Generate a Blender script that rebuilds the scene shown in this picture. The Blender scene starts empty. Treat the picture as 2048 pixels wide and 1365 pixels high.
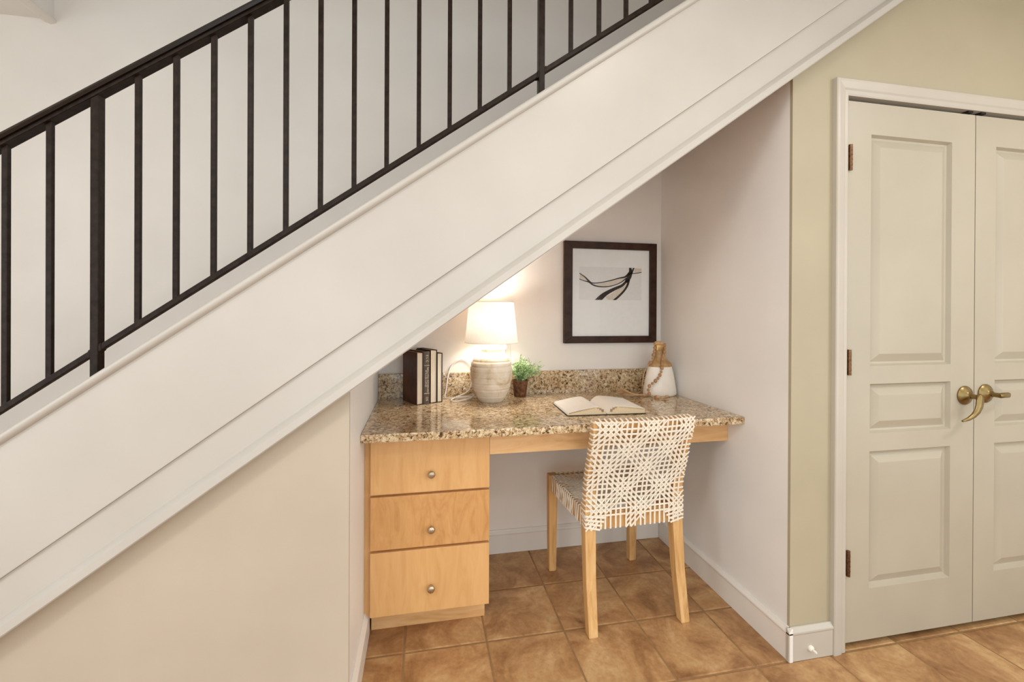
import bpy, bmesh, math, random
from mathutils import Vector, Matrix
random.seed(7)
SC = bpy.context.scene
COL = SC.collection

# ------------------------------------------------------------------ camera
F_PX, YAW, PIT, ROL, CY, CAM_H = 897.87, 0.19743, -0.002027, 0.004697, 624.82, 1.243
def cam_axes():
    cy, sy, cp, sp, cr, sr = math.cos(YAW), math.sin(YAW), math.cos(PIT), math.sin(PIT), math.cos(ROL), math.sin(ROL)
    fwd = Vector((sy*cp, cy*cp, sp)); right = Vector((cy, -sy, 0)); up = right.cross(fwd)
    return cr*right + sr*up, -sr*right + cr*up, fwd
_r, _u, _f = cam_axes()
cd = bpy.data.cameras.new('camera'); cam = bpy.data.objects.new('camera', cd); COL.objects.link(cam)
cd.sensor_width = 36.0; cd.sensor_fit = 'HORIZONTAL'; cd.lens = F_PX/2048*36
cd.shift_y = (CY-682.5)/2048; cd.clip_start = 0.02
m = Matrix((_r, _u, -_f)).transposed().to_4x4(); m.translation = (0, 0, CAM_H)
cam.matrix_world = m
SC.camera = cam

# ------------------------------------------------------------------ world, added room lights, exposure
SC.view_settings.view_transform = 'Standard'; SC.view_settings.look = 'None'
SC.view_settings.gamma = 1.0; SC.view_settings.use_curve_mapping = False
SC.view_settings.exposure = 0.18
w = bpy.data.worlds.new('world'); SC.world = w; w.use_nodes = True
w.node_tree.nodes['Background'].inputs[0].default_value = (1.0, 0.93, 0.82, 1)
w.node_tree.nodes['Background'].inputs[1].default_value = 0.36      # the light upstairs, coming down the stairwell
CEIL = 2.53
def area(name, loc, size, power, color, shape='DISK', rot=(0, 0, 0), size_y=None):
    l = bpy.data.lights.new(name, 'AREA'); l.shape = shape; l.size = size; l.energy = power; l.color = color
    if size_y: l.size_y = size_y
    o = bpy.data.objects.new(name, l); COL.objects.link(o); o.location = loc; o.rotation_euler = rot
    return o
ADDED_LAMPS = [(-0.95, -0.25, 13), (0.75, -0.75, 8), (2.45, 0.2, 11), (0.75, 0.55, 3)]  # position and power of the added ceiling lights
for lx, ly, pw in ADDED_LAMPS:
    area('ceiling_lamp_light', (lx, ly, CEIL-0.062), 0.34, pw, (1.0, 0.98, 0.95))
# added fill light from unseen windows behind and beside the camera
area('window_daylight', (0.45, -1.93, 1.2), 4.7, 45, (0.84, 0.935, 1.0), 'RECTANGLE', (math.radians(90), 0, 0), 2.1)
area('left_window_daylight', (-2.84, -0.6, 1.25), 1.8, 31, (0.84, 0.935, 1.0), 'RECTANGLE', (math.radians(90), 0, math.radians(-90)), 1.9)  # added to lift the nook's right wall
area('right_window_daylight', (3.34, -1.0, 1.25), 1.6, 26, (0.84, 0.935, 1.0), 'RECTANGLE', (math.radians(90), 0, math.radians(90)), 1.9)  # added to lift the nook's left wall

# ------------------------------------------------------------------ materials
def lin(c):
    return tuple(((v/255)/12.92 if v/255 <= 0.04045 else ((v/255+0.055)/1.055)**2.4) for v in c) + (1,)
def new_mat(name):
    m = bpy.data.materials.new(name); m.use_nodes = True
    nt = m.node_tree; return m, nt, nt.nodes['Principled BSDF']
def coords(nt, scale=(1, 1, 1), rnd=False):
    tc = nt.nodes.new('ShaderNodeTexCoord'); mp = nt.nodes.new('ShaderNodeMapping'); mp.inputs['Scale'].default_value = scale
    nt.links.new(tc.outputs['Object'], mp.inputs['Vector'])
    if rnd:
        oi = nt.nodes.new('ShaderNodeObjectInfo'); mu = nt.nodes.new('ShaderNodeVectorMath'); mu.operation = 'SCALE'
        mu.inputs[0].default_value = (37, 71, 53); nt.links.new(oi.outputs['Random'], mu.inputs['Scale'])
        nt.links.new(mu.outputs[0], mp.inputs['Location'])
    return mp.outputs[0]
def noise(nt, vec, scale, detail=4, rough=0.55, dist=0.0):
    n = nt.nodes.new('ShaderNodeTexNoise'); n.inputs['Scale'].default_value = scale; n.inputs['Detail'].default_value = detail
    n.inputs['Roughness'].default_value = rough; n.inputs['Distortion'].default_value = dist
    nt.links.new(vec, n.inputs['Vector']); return n.outputs['Fac']
def ramp(nt, fac, stops, interp='LINEAR'):
    r = nt.nodes.new('ShaderNodeValToRGB'); r.color_ramp.interpolation = interp
    e = r.color_ramp.elements
    while len(e) < len(stops): e.new(0.5)
    for el, (p, c) in zip(e, stops): el.position = p; el.color = lin(c) if max(c) > 1 else tuple(c)+(1,)
    nt.links.new(fac, r.inputs['Fac']); return r.outputs['Color']
def bump(nt, fac, b, strength, dist):
    n = nt.nodes.new('ShaderNodeBump'); n.inputs['Strength'].default_value = strength; n.inputs['Distance'].default_value = dist
    nt.links.new(fac, n.inputs['Height']); nt.links.new(n.outputs['Normal'], b.inputs['Normal'])
def paint(name, c, rough=0.5, var=4, scale=2.5, bs=0.06, bscale=180):
    m, nt, b = new_mat(name); v = coords(nt)
    f = noise(nt, v, scale, 3)
    nt.links.new(ramp(nt, f, [(0.3, [max(2, x-var) for x in c]), (0.7, [min(255, x+var) for x in c])]), b.inputs['Base Color'])
    b.inputs['Roughness'].default_value = rough
    if bs: bump(nt, noise(nt, v, bscale, 2), b, bs, 0.002)
    return m
def plain(name, c, rough=0.5, metal=0.0, spec=0.5, var=8, scale=40, bs=0.0):
    m, nt, b = new_mat(name); v = coords(nt)
    f = noise(nt, v, scale, 4)
    nt.links.new(ramp(nt, f, [(0.3, [max(2, x-var) for x in c]), (0.7, [min(255, x+var) for x in c])]), b.inputs['Base Color'])
    b.inputs['Roughness'].default_value = rough; b.inputs['Metallic'].default_value = metal
    b.inputs['Specular IOR Level'].default_value = spec
    if bs: bump(nt, f, b, bs, 0.002)
    return m
def wood(name, stops, scale, rough=0.4, dist=1.2, nscale=4, rnd=True):
    m, nt, b = new_mat(name); v = coords(nt, scale, rnd)
    f = noise(nt, v, nscale, 6, 0.6, dist)
    nt.links.new(ramp(nt, f, stops), b.inputs['Base Color']); b.inputs['Roughness'].default_value = rough
    bump(nt, f, b, 0.05, 0.001)
    return m
def granite():
    m, nt, b = new_mat('granite'); v = coords(nt)
    f1 = noise(nt, v, 78, 7, 0.7, 0.9); f2 = noise(nt, v, 16, 4, 0.6, 0.6)
    c1 = ramp(nt, f1, [(0.35, (30, 24, 20)), (0.41, (98, 78, 56)), (0.455, (182, 153, 112)), (0.53, (216, 197, 162)), (0.62, (238, 229, 208))])
    c2 = ramp(nt, f2, [(0.36, (206, 170, 124)), (0.6, (255, 250, 240))])
    mx = nt.nodes.new('ShaderNodeMixRGB'); mx.blend_type = 'MULTIPLY'; mx.inputs[0].default_value = 0.5
    nt.links.new(c1, mx.inputs[1]); nt.links.new(c2, mx.inputs[2]); nt.links.new(mx.outputs[0], b.inputs['Base Color'])
    b.inputs['Roughness'].default_value = 0.09; b.inputs['Specular IOR Level'].default_value = 0.6
    return m
def tile_mat():
    m, nt, b = new_mat('terracotta_tile'); v = coords(nt, rnd=True)
    f = noise(nt, v, 5.5, 6, 0.62, 0.9); g = noise(nt, v, 60, 3, 0.6)
    c = ramp(nt, f, [(0.30, (138, 97, 60)), (0.43, (170, 127, 84)), (0.55, (192, 150, 103)), (0.72, (212, 177, 130))])
    sp = ramp(nt, g, [(0.3, (225, 215, 205)), (0.66, (255, 255, 255))])
    mx = nt.nodes.new('ShaderNodeMixRGB'); mx.blend_type = 'MULTIPLY'; mx.inputs[0].default_value = 0.7
    nt.links.new(c, mx.inputs[1]); nt.links.new(sp, mx.inputs[2]); nt.links.new(mx.outputs[0], b.inputs['Base Color'])
    b.inputs['Roughness'].default_value = 0.42
    bump(nt, f, b, 0.25, 0.004)
    return m
M = {
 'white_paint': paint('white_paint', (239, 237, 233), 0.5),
 'stringer_paint': paint('stringer_paint', (192, 186, 177), 0.36, bs=0.0),  # darker than the true paint, to balance the bright front light
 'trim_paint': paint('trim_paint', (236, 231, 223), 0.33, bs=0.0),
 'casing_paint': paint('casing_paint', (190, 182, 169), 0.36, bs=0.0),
 'cream_paint': paint('cream_paint', (191, 178, 159), 0.55),  # darkened to offset the stronger light on the front wall
 'tan_paint': paint('tan_paint', (175, 164, 138), 0.55),  # door wall tone, darkened against the stronger front light
 'door_paint': paint('door_paint', (178, 169, 150), 0.38, bs=0.04),  # darkened so the brightly lit doors do not outshine the nook
 'stair_wall': paint('stair_wall_paint', (240, 235, 228), 0.55),
 'ceiling_paint': paint('ceiling_paint', (240, 237, 231), 0.7),
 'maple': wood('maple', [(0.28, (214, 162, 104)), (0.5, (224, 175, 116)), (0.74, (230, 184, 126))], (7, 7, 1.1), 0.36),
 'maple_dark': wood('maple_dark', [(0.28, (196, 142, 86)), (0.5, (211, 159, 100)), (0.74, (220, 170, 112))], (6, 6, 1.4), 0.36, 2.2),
 'maple_h': wood('maple_horizontal', [(0.28, (210, 160, 102)), (0.5, (228, 182, 126)), (0.74, (238, 198, 148))], (1.1, 7, 7), 0.36),
 'chair_wood': wood('chair_wood', [(0.28, (190, 142, 84)), (0.5, (216, 170, 110)), (0.74, (230, 190, 136))], (9, 9, 1.0), 0.5),
 'oak': wood('oak_tread', [(0.3, (120, 80, 45)), (0.7, (165, 118, 72))], (1, 8, 8), 0.4),
 'granite': granite(), 'tile': tile_mat(),
 'grout': plain('grout', (150, 116, 76), 0.9, bs=0.1),
 'iron': plain('iron_paint', (36, 25, 18), 0.42, 0.0, 0.16, 10, 60, 0.2),
 'rail_black': plain('handrail_paint', (24, 16, 12), 0.26, 0.0, 0.4, 4, 60),
 'nickel': plain('brushed_nickel', (196, 182, 160), 0.28, 1.0),
 'brass': plain('antique_brass', (142, 121, 80), 0.34, 1.0),
 'hinge': plain('hinge_bronze', (116, 84, 58), 0.38, 1.0, 0.5, 22, 120),
 'leather': plain('white_leather', (240, 230, 212), 0.6, 0, 0.4, 6, 90),
 'frame_wood': plain('dark_frame_wood', (56, 32, 18), 0.42, 0, 0.25, 12, 22),
 'mat_board': plain('mat_board', (246, 243, 238), 0.9, var=2),
 'print_paper': plain('print_paper', (236, 233, 228), 0.9, var=3, scale=70),
 'print_ink': plain('print_ink', (50, 38, 29), 0.9, var=10, scale=60),
 'print_tint': plain('print_tint', (224, 211, 194), 0.9, var=8, scale=60),
 'cover_brown': plain('leather_cover_brown', (78, 36, 18), 0.35, 0, 0.4, 22, 14),
 'cover_dark': plain('book_cloth_dark', (34, 25, 20), 0.55, var=5),
 'spine_grey': plain('spine_grey', (84, 70, 58), 0.55, var=8, scale=90),
 'silver_print': plain('silver_print', (214, 200, 178), 0.5),
 'pages': wood('book_pages', [(0.3, (214, 198, 170)), (0.7, (236, 226, 208))], (160, 1, 1), 0.9, 0, 3, False),
 'page_cut': plain('page_cut', (216, 196, 162), 0.9, var=10, scale=300),
 'page_cut_dark': plain('page_cut_dark', (176, 150, 114), 0.9),
 'page_white': plain('page_white', (243, 238, 228), 0.85, var=2),
 'ceramic_white': plain('ceramic_white', (240, 232, 220), 0.32, var=3),
 'stone_tan': plain('bottle_neck_tan', (176, 140, 92), 0.5, var=22, scale=28),
 'gold_band': plain('gold_band', (204, 168, 108), 0.3, 0.6),
 'bead_wood': plain('bead_wood', (170, 128, 84), 0.6, var=20, scale=60),
 'jute': plain('jute', (206, 168, 124), 0.85, var=18, scale=120),
 'terracotta_dark': plain('rusty_pot', (98, 58, 28), 0.65, var=34, scale=70, bs=0.2),
 'soil': plain('soil', (46, 34, 24), 0.95, var=12, scale=200),
 'leaf': plain('leaf', (172, 200, 138), 0.55, var=34, scale=60),
 'leaf_dark': plain('leaf_dark', (100, 128, 78), 0.55, var=20, scale=60),
 'white_plastic': plain('white_plastic', (236, 230, 220), 0.4, var=2),
 'shadow_gap': plain('dark_gap', (28, 20, 14), 0.9, var=2),  # near-black of the door roller catches
}
def jar_mat():
    m, nt, b = new_mat('whitewashed_clay'); v = coords(nt, (1, 1, 1)); vs = coords(nt, (1, 1, 9))
    f = noise(nt, v, 14, 6, 0.65, 0.6)
    nt.links.new(ramp(nt, f, [(0.32, (198, 172, 138)), (0.46, (228, 213, 190)), (0.7, (240, 231, 217))]), b.inputs['Base Color'])
    b.inputs['Roughness'].default_value = 0.75
    bump(nt, noise(nt, vs, 26, 4), b, 0.35, 0.003)
    return m
M['jar'] = jar_mat()
def shade_mat():
    m = bpy.data.materials.new('lamp_shade_fabric'); m.use_nodes = True; nt = m.node_tree; nt.nodes.clear()
    o = nt.nodes.new('ShaderNodeOutputMaterial'); d = nt.nodes.new('ShaderNodeBsdfDiffuse'); t = nt.nodes.new('ShaderNodeBsdfTranslucent')
    mx = nt.nodes.new('ShaderNodeMixShader'); mx.inputs[0].default_value = 0.09
    v = coords(nt, (1, 1, 0.15)); c = ramp(nt, noise(nt, v, 300, 2), [(0.3, (240, 232, 218)), (0.7, (250, 245, 236))])
    nt.links.new(c, d.inputs[0]); nt.links.new(c, t.inputs[0])
    nt.links.new(d.outputs[0], mx.inputs[1]); nt.links.new(t.outputs[0], mx.inputs[2]); nt.links.new(mx.outputs[0], o.inputs[0])
    return m
M['shade'] = shade_mat()
def bulb_mat(name, c, s):
    m, nt, b = new_mat(name); b.inputs['Emission Color'].default_value = c; b.inputs['Emission Strength'].default_value = s
    n = noise(nt, coords(nt), 5); nt.links.new(ramp(nt, n, [(0, (240, 236, 228)), (1, (250, 246, 240))]), b.inputs['Base Color'])
    return m
M['bulb'] = bulb_mat('bulb_glow', (1, 0.86, 0.66, 1), 6)
M['lens'] = bulb_mat('ceiling_lens', (1, 0.9, 0.77, 1), 3)  # glow of the added ceiling lights
def glass_mat():
    m = bpy.data.materials.new('picture_glass'); m.use_nodes = True; nt = m.node_tree; nt.nodes.clear()
    o = nt.nodes.new('ShaderNodeOutputMaterial'); t = nt.nodes.new('ShaderNodeBsdfTransparent'); g = nt.nodes.new('ShaderNodeBsdfGlossy')
    g.inputs['Roughness'].default_value = 0.02; fr = nt.nodes.new('ShaderNodeFresnel'); fr.inputs['IOR'].default_value = 1.22
    mx = nt.nodes.new('ShaderNodeMixShader'); nt.links.new(fr.outputs[0], mx.inputs[0])
    nt.links.new(t.outputs[0], mx.inputs[1]); nt.links.new(g.outputs[0], mx.inputs[2]); nt.links.new(mx.outputs[0], o.inputs[0])
    return m
M['glass'] = glass_mat()

# ------------------------------------------------------------------ mesh helpers
WORLD = {}                                   # world position of the origin of each object (unrotated chains)
class MB:
    def __init__(s): s.v = []; s.f = []
    def add(s, vs, fs):
        n = len(s.v); s.v += [Vector(p) for p in vs]; s.f += [tuple(i+n for i in f) for f in fs]; return s
    def box(s, x0, x1, y0, y1, z0, z1):
        vs = [(x, y, z) for x in (x0, x1) for y in (y0, y1) for z in (z0, z1)]
        return s.add(vs, [(0, 1, 3, 2), (4, 6, 7, 5), (0, 4, 5, 1), (2, 3, 7, 6), (0, 2, 6, 4), (1, 5, 7, 3)])
    def prism(s, poly, a, b, axis='Y'):
        def P(u, v, t): return {'Y': (u, t, v), 'X': (t, u, v), 'Z': (u, v, t)}[axis]
        n = len(poly); vs = [P(u, v, a) for u, v in poly] + [P(u, v, b) for u, v in poly]
        fs = [tuple(range(n)), tuple(range(2*n-1, n-1, -1))] + [(i, n+i, n+(i+1) % n, (i+1) % n) for i in range(n)]
        return s.add(vs, fs)
    def slope(s, x0, x1, poly, m):            # polygon of (y, z at x = 0) swept up the stair slope
        n = len(poly); vs = [(x, y, z+m*x) for x in (x0, x1) for y, z in poly]
        return s.add(vs, [tuple(range(n)), tuple(range(2*n-1, n-1, -1))] + [(i, n+i, n+(i+1) % n, (i+1) % n) for i in range(n)])
    def tube(s, pts, r, n=8, caps=True):
        pts = [Vector(p) for p in pts]; rs = r if isinstance(r, (list, tuple)) else [r]*len(pts)
        rings = []; up = Vector((0, 0, 1))
        for i, p in enumerate(pts):
            t = (pts[min(i+1, len(pts)-1)] - pts[max(i-1, 0)]).normalized()
            if i == 0:
                a = t.cross(up); a = t.cross(Vector((1, 0, 0))) if a.length < 1e-3 else a; a.normalize()
            else:
                a = (a - t*a.dot(t)).normalized()
            b = t.cross(a); rings.append([p + rs[i]*(math.cos(2*math.pi*k/n)*a + math.sin(2*math.pi*k/n)*b) for k in range(n)])
        vs = [q for R in rings for q in R]; fs = []
        for i in range(len(pts)-1):
            for k in range(n): fs.append((i*n+k, i*n+(k+1) % n, (i+1)*n+(k+1) % n, (i+1)*n+k))
        if caps: fs += [tuple(range(n-1, -1, -1)), tuple(range((len(pts)-1)*n, len(pts)*n))]
        return s.add(vs, fs)
    def lathe(s, prof, c=(0, 0, 0), n=32, sx=1, sy=1, fn=None):
        vs = []; fs = []
        for j, (r, z) in enumerate(prof):
            for k in range(n):
                a = 2*math.pi*k/n; rr = r*(fn(a, z, j) if fn else 1)
                vs.append((c[0]+rr*sx*math.cos(a), c[1]+rr*sy*math.sin(a), c[2]+z))
        for j in range(len(prof)-1):
            for k in range(n): fs.append((j*n+k, j*n+(k+1) % n, (j+1)*n+(k+1) % n, (j+1)*n+k))
        if prof[0][0] > 1e-6: fs.append(tuple(range(n-1, -1, -1)))
        if prof[-1][0] > 1e-6: fs.append(tuple(range((len(prof)-1)*n, len(prof)*n)))
        return s.add(vs, fs)
    def ball(s, c, r, n=10, sc=(1, 1, 1)):
        prof = [(max(1e-7, r*math.sin(math.pi*i/(n-2))), -r*math.cos(math.pi*i/(n-2))) for i in range(n-1)]
        vs0 = len(s.v); s.lathe(prof, (0, 0, 0), n)
        for i in range(vs0, len(s.v)): p = s.v[i]; s.v[i] = Vector((c[0]+p.x*sc[0], c[1]+p.y*sc[1], c[2]+p.z*sc[2]))
        return s
    def ribbon(s, pts, norms, width, thick):
        pts = [Vector(p) for p in pts]; norms = [Vector(n).normalized() for n in norms]; vs = []; fs = []
        for i, p in enumerate(pts):
            t = (pts[min(i+1, len(pts)-1)] - pts[max(i-1, 0)]).normalized(); side = t.cross(norms[i]).normalized()*width/2; up = norms[i]*thick
            vs += [p-side, p-side*0.75+up, p+side*0.75+up, p+side]
        for i in range(len(pts)-1):
            for k in range(4): fs.append((i*4+k, i*4+(k+1) % 4, i*4+4+(k+1) % 4, i*4+4+k))
        fs += [(0, 1, 2, 3), tuple(range(len(vs)-1, len(vs)-5, -1))]
        return s.add(vs, fs)
    def build(s, name, mat, parent=None, bevel=0, segs=2, smooth=False, local=False, origin=None):
        vs = s.v
        if local: o0 = Vector((0, 0, 0))
        elif origin is not None: o0 = Vector(origin)
        else:
            lo = Vector([min(v[i] for v in vs) for i in range(3)]); hi = Vector([max(v[i] for v in vs) for i in range(3)])
            o0 = (lo+hi)/2
            if parent is None: o0.z = lo.z
        me = bpy.data.meshes.new(name); me.from_pydata([v-o0 for v in vs], [], s.f)
        bm = bmesh.new(); bm.from_mesh(me)
        bmesh.ops.remove_doubles(bm, verts=bm.verts, dist=1e-6)
        bmesh.ops.recalc_face_normals(bm, faces=bm.faces)
        if bevel:
            ed = [e for e in bm.edges if len(e.link_faces) == 2 and e.calc_face_angle(0) > 0.5]
            bmesh.ops.bevel(bm, geom=ed, offset=bevel, segments=segs, profile=0.6, affect='EDGES', clamp_overlap=True)
        bm.to_mesh(me); bm.free()
        if smooth:
            for p in me.polygons: p.use_smooth = True
            me.set_sharp_from_angle(angle=math.radians(smooth if smooth > 1 else 40))
        me.materials.append(M[mat])
        ob = bpy.data.objects.new(name, me); COL.objects.link(ob)
        place(ob, o0, parent, local)
        return ob
def place(ob, o0, parent, local=False):
    if parent is not None:
        ob.parent = parent
        ob.location = o0 if local else o0 - WORLD[parent]
    else: ob.location = o0
    if not local: WORLD[ob] = Vector(o0)
def tag(o, label=None, cat=None, group=None, kind=None):
    if label: o['label'] = label
    if cat: o['category'] = cat
    if group: o['group'] = group
    if kind: o['kind'] = kind
    return o
def thing(name, loc, label, cat, group=None, rz=0, kind=None):
    o = bpy.data.objects.new(name, None); COL.objects.link(o); o.location = loc; o.rotation_euler = (0, 0, rz); o.empty_display_size = 0.05
    WORLD[o] = Vector(loc); return tag(o, label, cat, group, kind)
def struct(o): o['kind'] = 'structure'; return o
def dup(o, parent, world):
    c = o.copy(); COL.objects.link(c); place(c, Vector(world), parent); return c
def text_mesh(name, body, size, matw, mat, parent, align='CENTER'):
    cu = bpy.data.curves.new(name, 'FONT'); cu.body = body; cu.size = size; cu.align_x = align; cu.align_y = 'CENTER'; cu.extrude = 0.0002
    t = bpy.data.objects.new(name, cu); COL.objects.link(t)
    bpy.context.view_layer.update()
    me = bpy.data.meshes.new_from_object(t.evaluated_get(bpy.context.evaluated_depsgraph_get()))
    bpy.data.objects.remove(t); me.transform(matw); me.materials.clear(); me.materials.append(M[mat])
    o = bpy.data.objects.new(name, me); COL.objects.link(o); o.parent = parent
    return o

# ------------------------------------------------------------------ dimensions of the place
YW = 1.378            # face of the front walls (door wall and wall under the stair)
YB = 2.277            # face of the back wall
XL, XR = -0.207, 1.295  # side walls of the nook
ZT = 0.815            # worktop
SL = 0.7145           # stair slope
T0, T1, T2, T3, T4 = 1.6634, 1.640, 1.3043, 1.190, 1.157   # heights at X = 0 of the stringer lines
XA, XZ = -2.9, 3.4    # room extents
YR = -2.0

# ------------------------------------------------------------------ floor of single tiles
PX, PY, TX0, TY0 = 0.3035, 0.3, -0.060, 1.671
floor = struct(MB().box(XA, XZ, YR, YB, -0.12, -0.0022).build('floor', 'grout'))
tw, td, g = PX-0.0075, PY-0.0075, 0.004
tm = MB(); a, b = tw/2, td/2
ring = lambda ax, by, z: [(-ax, -by, z), (ax, -by, z), (ax, by, z), (-ax, by, z)]
tm.add(ring(a, b, -0.006)+ring(a, b, -0.0018)+ring(a-g, b-g, 0),
       [(0, 1, 5, 4), (1, 2, 6, 5), (2, 3, 7, 6), (3, 0, 4, 7), (4, 5, 9, 8), (5, 6, 10, 9), (6, 7, 11, 10), (7, 4, 8, 11), (8, 9, 10, 11)])
tile0 = None
def clip_tile(x0, x1, y0, y1):               # a cut tile along a wall
    mb = MB(); cx, cy = (x0+x1)/2, (y0+y1)/2; ax, by = (x1-x0)/2, (y1-y0)/2
    R = lambda p, q, z: [(cx-p, cy-q, z), (cx+p, cy-q, z), (cx+p, cy+q, z), (cx-p, cy+q, z)]
    mb.add(R(ax, by, -0.006)+R(ax, by, -0.0018)+R(ax-g, by-g, 0),
           [(0, 1, 5, 4), (1, 2, 6, 5), (2, 3, 7, 6), (3, 0, 4, 7), (4, 5, 9, 8), (5, 6, 10, 9), (6, 7, 11, 10), (7, 4, 8, 11), (8, 9, 10, 11)])
    return mb
rest = MB()
i0 = math.floor((XA-TX0)/PX); i1 = math.ceil((XZ-TX0)/PX); j0 = math.floor((YR-TY0)/PY); j1 = math.ceil((YB-TY0)/PY)
for i in range(i0, i1):
    for j in range(j0, j1):
        x0, y0 = TX0+i*PX+0.00375, TY0+j*PY+0.00375; x1, y1 = x0+tw, y0+td
        cx0, cx1, cy0, cy1 = max(x0, XA), min(x1, XZ), max(y0, YR), min(y1, YB)
        if cx1-cx0 < 0.02 or cy1-cy0 < 0.02: continue
        near = cx1 > -0.95 and cy1 > -0.3
        if not near:
            rest.add(clip_tile(cx0, cx1, cy0, cy1).v, clip_tile(cx0, cx1, cy0, cy1).f); continue
        full = cx1-cx0 > tw-1e-6 and cy1-cy0 > td-1e-6
        if full:
            c = ((x0+x1)/2, (y0+y1)/2, 0)
            if tile0 is None:
                tile0 = tm.build('tile', 'tile', floor, local=True); place(tile0, Vector(c), floor)
            else: dup(tile0, floor, c)
        else:
            clip_tile(cx0, cx1, cy0, cy1).build('tile', 'tile', floor)
tag(rest.build('tile_field', 'tile', floor), kind='stuff')

# ------------------------------------------------------------------ walls, ceiling
def soffit(x): return T4 + SL*x
struct(MB().box(XA, XZ, YB, YB+0.12, -0.12, 4.6).build('wall_back', 'stair_wall'))
# wall under the stair (front) and left side of the nook
x_foot = -T4/SL
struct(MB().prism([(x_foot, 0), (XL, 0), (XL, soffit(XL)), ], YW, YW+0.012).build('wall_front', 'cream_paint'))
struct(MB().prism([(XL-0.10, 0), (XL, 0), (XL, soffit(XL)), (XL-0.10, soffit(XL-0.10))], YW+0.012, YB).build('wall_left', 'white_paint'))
# right side of the nook, and the door wall
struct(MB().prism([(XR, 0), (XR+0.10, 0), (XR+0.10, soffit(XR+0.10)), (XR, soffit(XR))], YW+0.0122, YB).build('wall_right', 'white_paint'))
DX0, DXM, DX1, DZ0, DZ1 = 1.534, 2.135, 2.736, 0.025, 2.028      # the pair of doors
xc = (CEIL-T4)/SL
dw = MB()
dw.prism([(XR, 0), (DX0-0.006, 0), (DX0-0.006, soffit(DX0-0.006)), (XR, soffit(XR))], YW, YW+0.012)
dw.prism([(XR+0.10, 0), (DX0-0.006, 0), (DX0-0.006, soffit(DX0-0.006)), (XR+0.10, soffit(XR+0.10))], YW+0.012, YW+0.11)
dw.prism([(DX0-0.006, DZ1+0.014), (DX1+0.006, DZ1+0.014), (DX1+0.006, CEIL), (xc, CEIL), (DX0-0.006, soffit(DX0-0.006))], YW, YW+0.11)
dw.box(DX1+0.006, XZ, YW, YW+0.11, 0, CEIL)
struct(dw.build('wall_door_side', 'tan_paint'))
def side_wall(name, wname, xa, xb, ya, yb, top, fx):     # an outer wall with an unseen window added for fill light
    lw = MB(); lw.box(xa, xb, YR, ya, -0.12, top); lw.box(xa, xb, yb, YB+0.12, -0.12, top); lw.box(xa, xb, ya, yb, -0.12, 0.3); lw.box(xa, xb, ya, yb, 2.2, top)
    struct(lw.build(name, 'ceiling_paint'))
    wn = struct(thing(wname, ((xa+xb)/2, (ya+yb)/2, 0.3), None, None)); f_ = MB(); ym = (ya+yb)/2
    for y in (ya, ym-0.025, yb-0.05): f_.box(fx, fx+0.05, y, y+0.05, 0.3, 2.2)
    f_.box(fx, fx+0.05, ya, yb, 0.3, 0.35); f_.box(fx, fx+0.05, ya, yb, 2.15, 2.2); f_.build('window_frame', 'trim_paint', wn)
side_wall('wall_far_left', 'window_2', XA-0.1, XA, -1.5, 0.3, 4.6, XA-0.08)
side_wall('wall_far_right', 'window_3', XZ, XZ+0.1, -1.8, -0.2, CEIL+0.2, XZ+0.03)
rw = MB(); WX0, WX1, WZ0, WZ1 = -1.95, 2.85, 0.1, 2.3
rw.box(XA, WX0, YR-0.1, YR, -0.12, CEIL+0.2); rw.box(WX1, XZ, YR-0.1, YR, -0.12, CEIL+0.2)
rw.box(WX0, WX1, YR-0.1, YR, -0.12, WZ0); rw.box(WX0, WX1, YR-0.1, YR, WZ1, CEIL+0.2)
struct(rw.build('wall_rear', 'ceiling_paint'))
win = struct(thing('window_1', (0.45, YR-0.05, WZ0), None, None))  # unseen window, added to go with the rear fill light
wf = MB(); wf.box(WX0, WX1, YR-0.08, YR-0.03, WZ0, WZ0+0.05); wf.box(WX0, WX1, YR-0.08, YR-0.03, WZ1-0.05, WZ1)
for x in (WX0, -0.78, 0.425, 1.63, WX1-0.05): wf.box(x, x+0.05, YR-0.08, YR-0.03, WZ0, WZ1)
wf.build('window_frame', 'trim_paint', win)
ce = MB(); YE = 1.315; XO, ZH = -1.553, 2.484
ce.box(XA, XZ, YR, YE, CEIL, CEIL+0.2); ce.box(XA, XO, YE, YB, ZH, CEIL+0.45); ce.box(xc+0.02, XZ, YW+0.11, YB, CEIL, CEIL+0.1); ce.box(xc+0.005, XZ, YE, YW+0.11, CEIL, CEIL+0.2)
struct(ce.build('ceiling', 'ceiling_paint'))
struct(MB().prism([(XO-0.034, ZH), (XO+0.004, ZH+0.004), (XO+0.010, ZH-0.004), (XO+0.006, ZH-0.014), (XO-0.012, ZH-0.02), (XO-0.034, ZH-0.012)], YE, YB).build('trim_1', 'trim_paint', smooth=40))

# ceiling lights invented to light the room, out of view above the camera
spots = ['window wall', 'middle of the room', 'closet doors', 'desk nook']
lab = ['round flush ceiling light over the foot of the stair', 'round flush ceiling light over the middle of the room', 'round flush ceiling light in front of the closet doors', 'round flush ceiling light in front of the desk nook']
for (lx, ly, pw), lb in zip(ADDED_LAMPS, lab):
    t = thing('ceiling_light', (lx, ly, CEIL), lb, 'light', 'flush lights on the ceiling')
    MB().lathe([(0.19, 0), (0.19, -0.03), (0.18, -0.038), (0.176, -0.038), (0.176, -0.02)], (lx, ly, CEIL), 32).build('rim', 'white_plastic', t, smooth=40)
    MB().lathe([(0.175, -0.034), (0.16, -0.044), (0.1, -0.05), (0.0001, -0.052)], (lx, ly, CEIL), 32).build('lens', 'lens', t, smooth=60)

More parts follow.
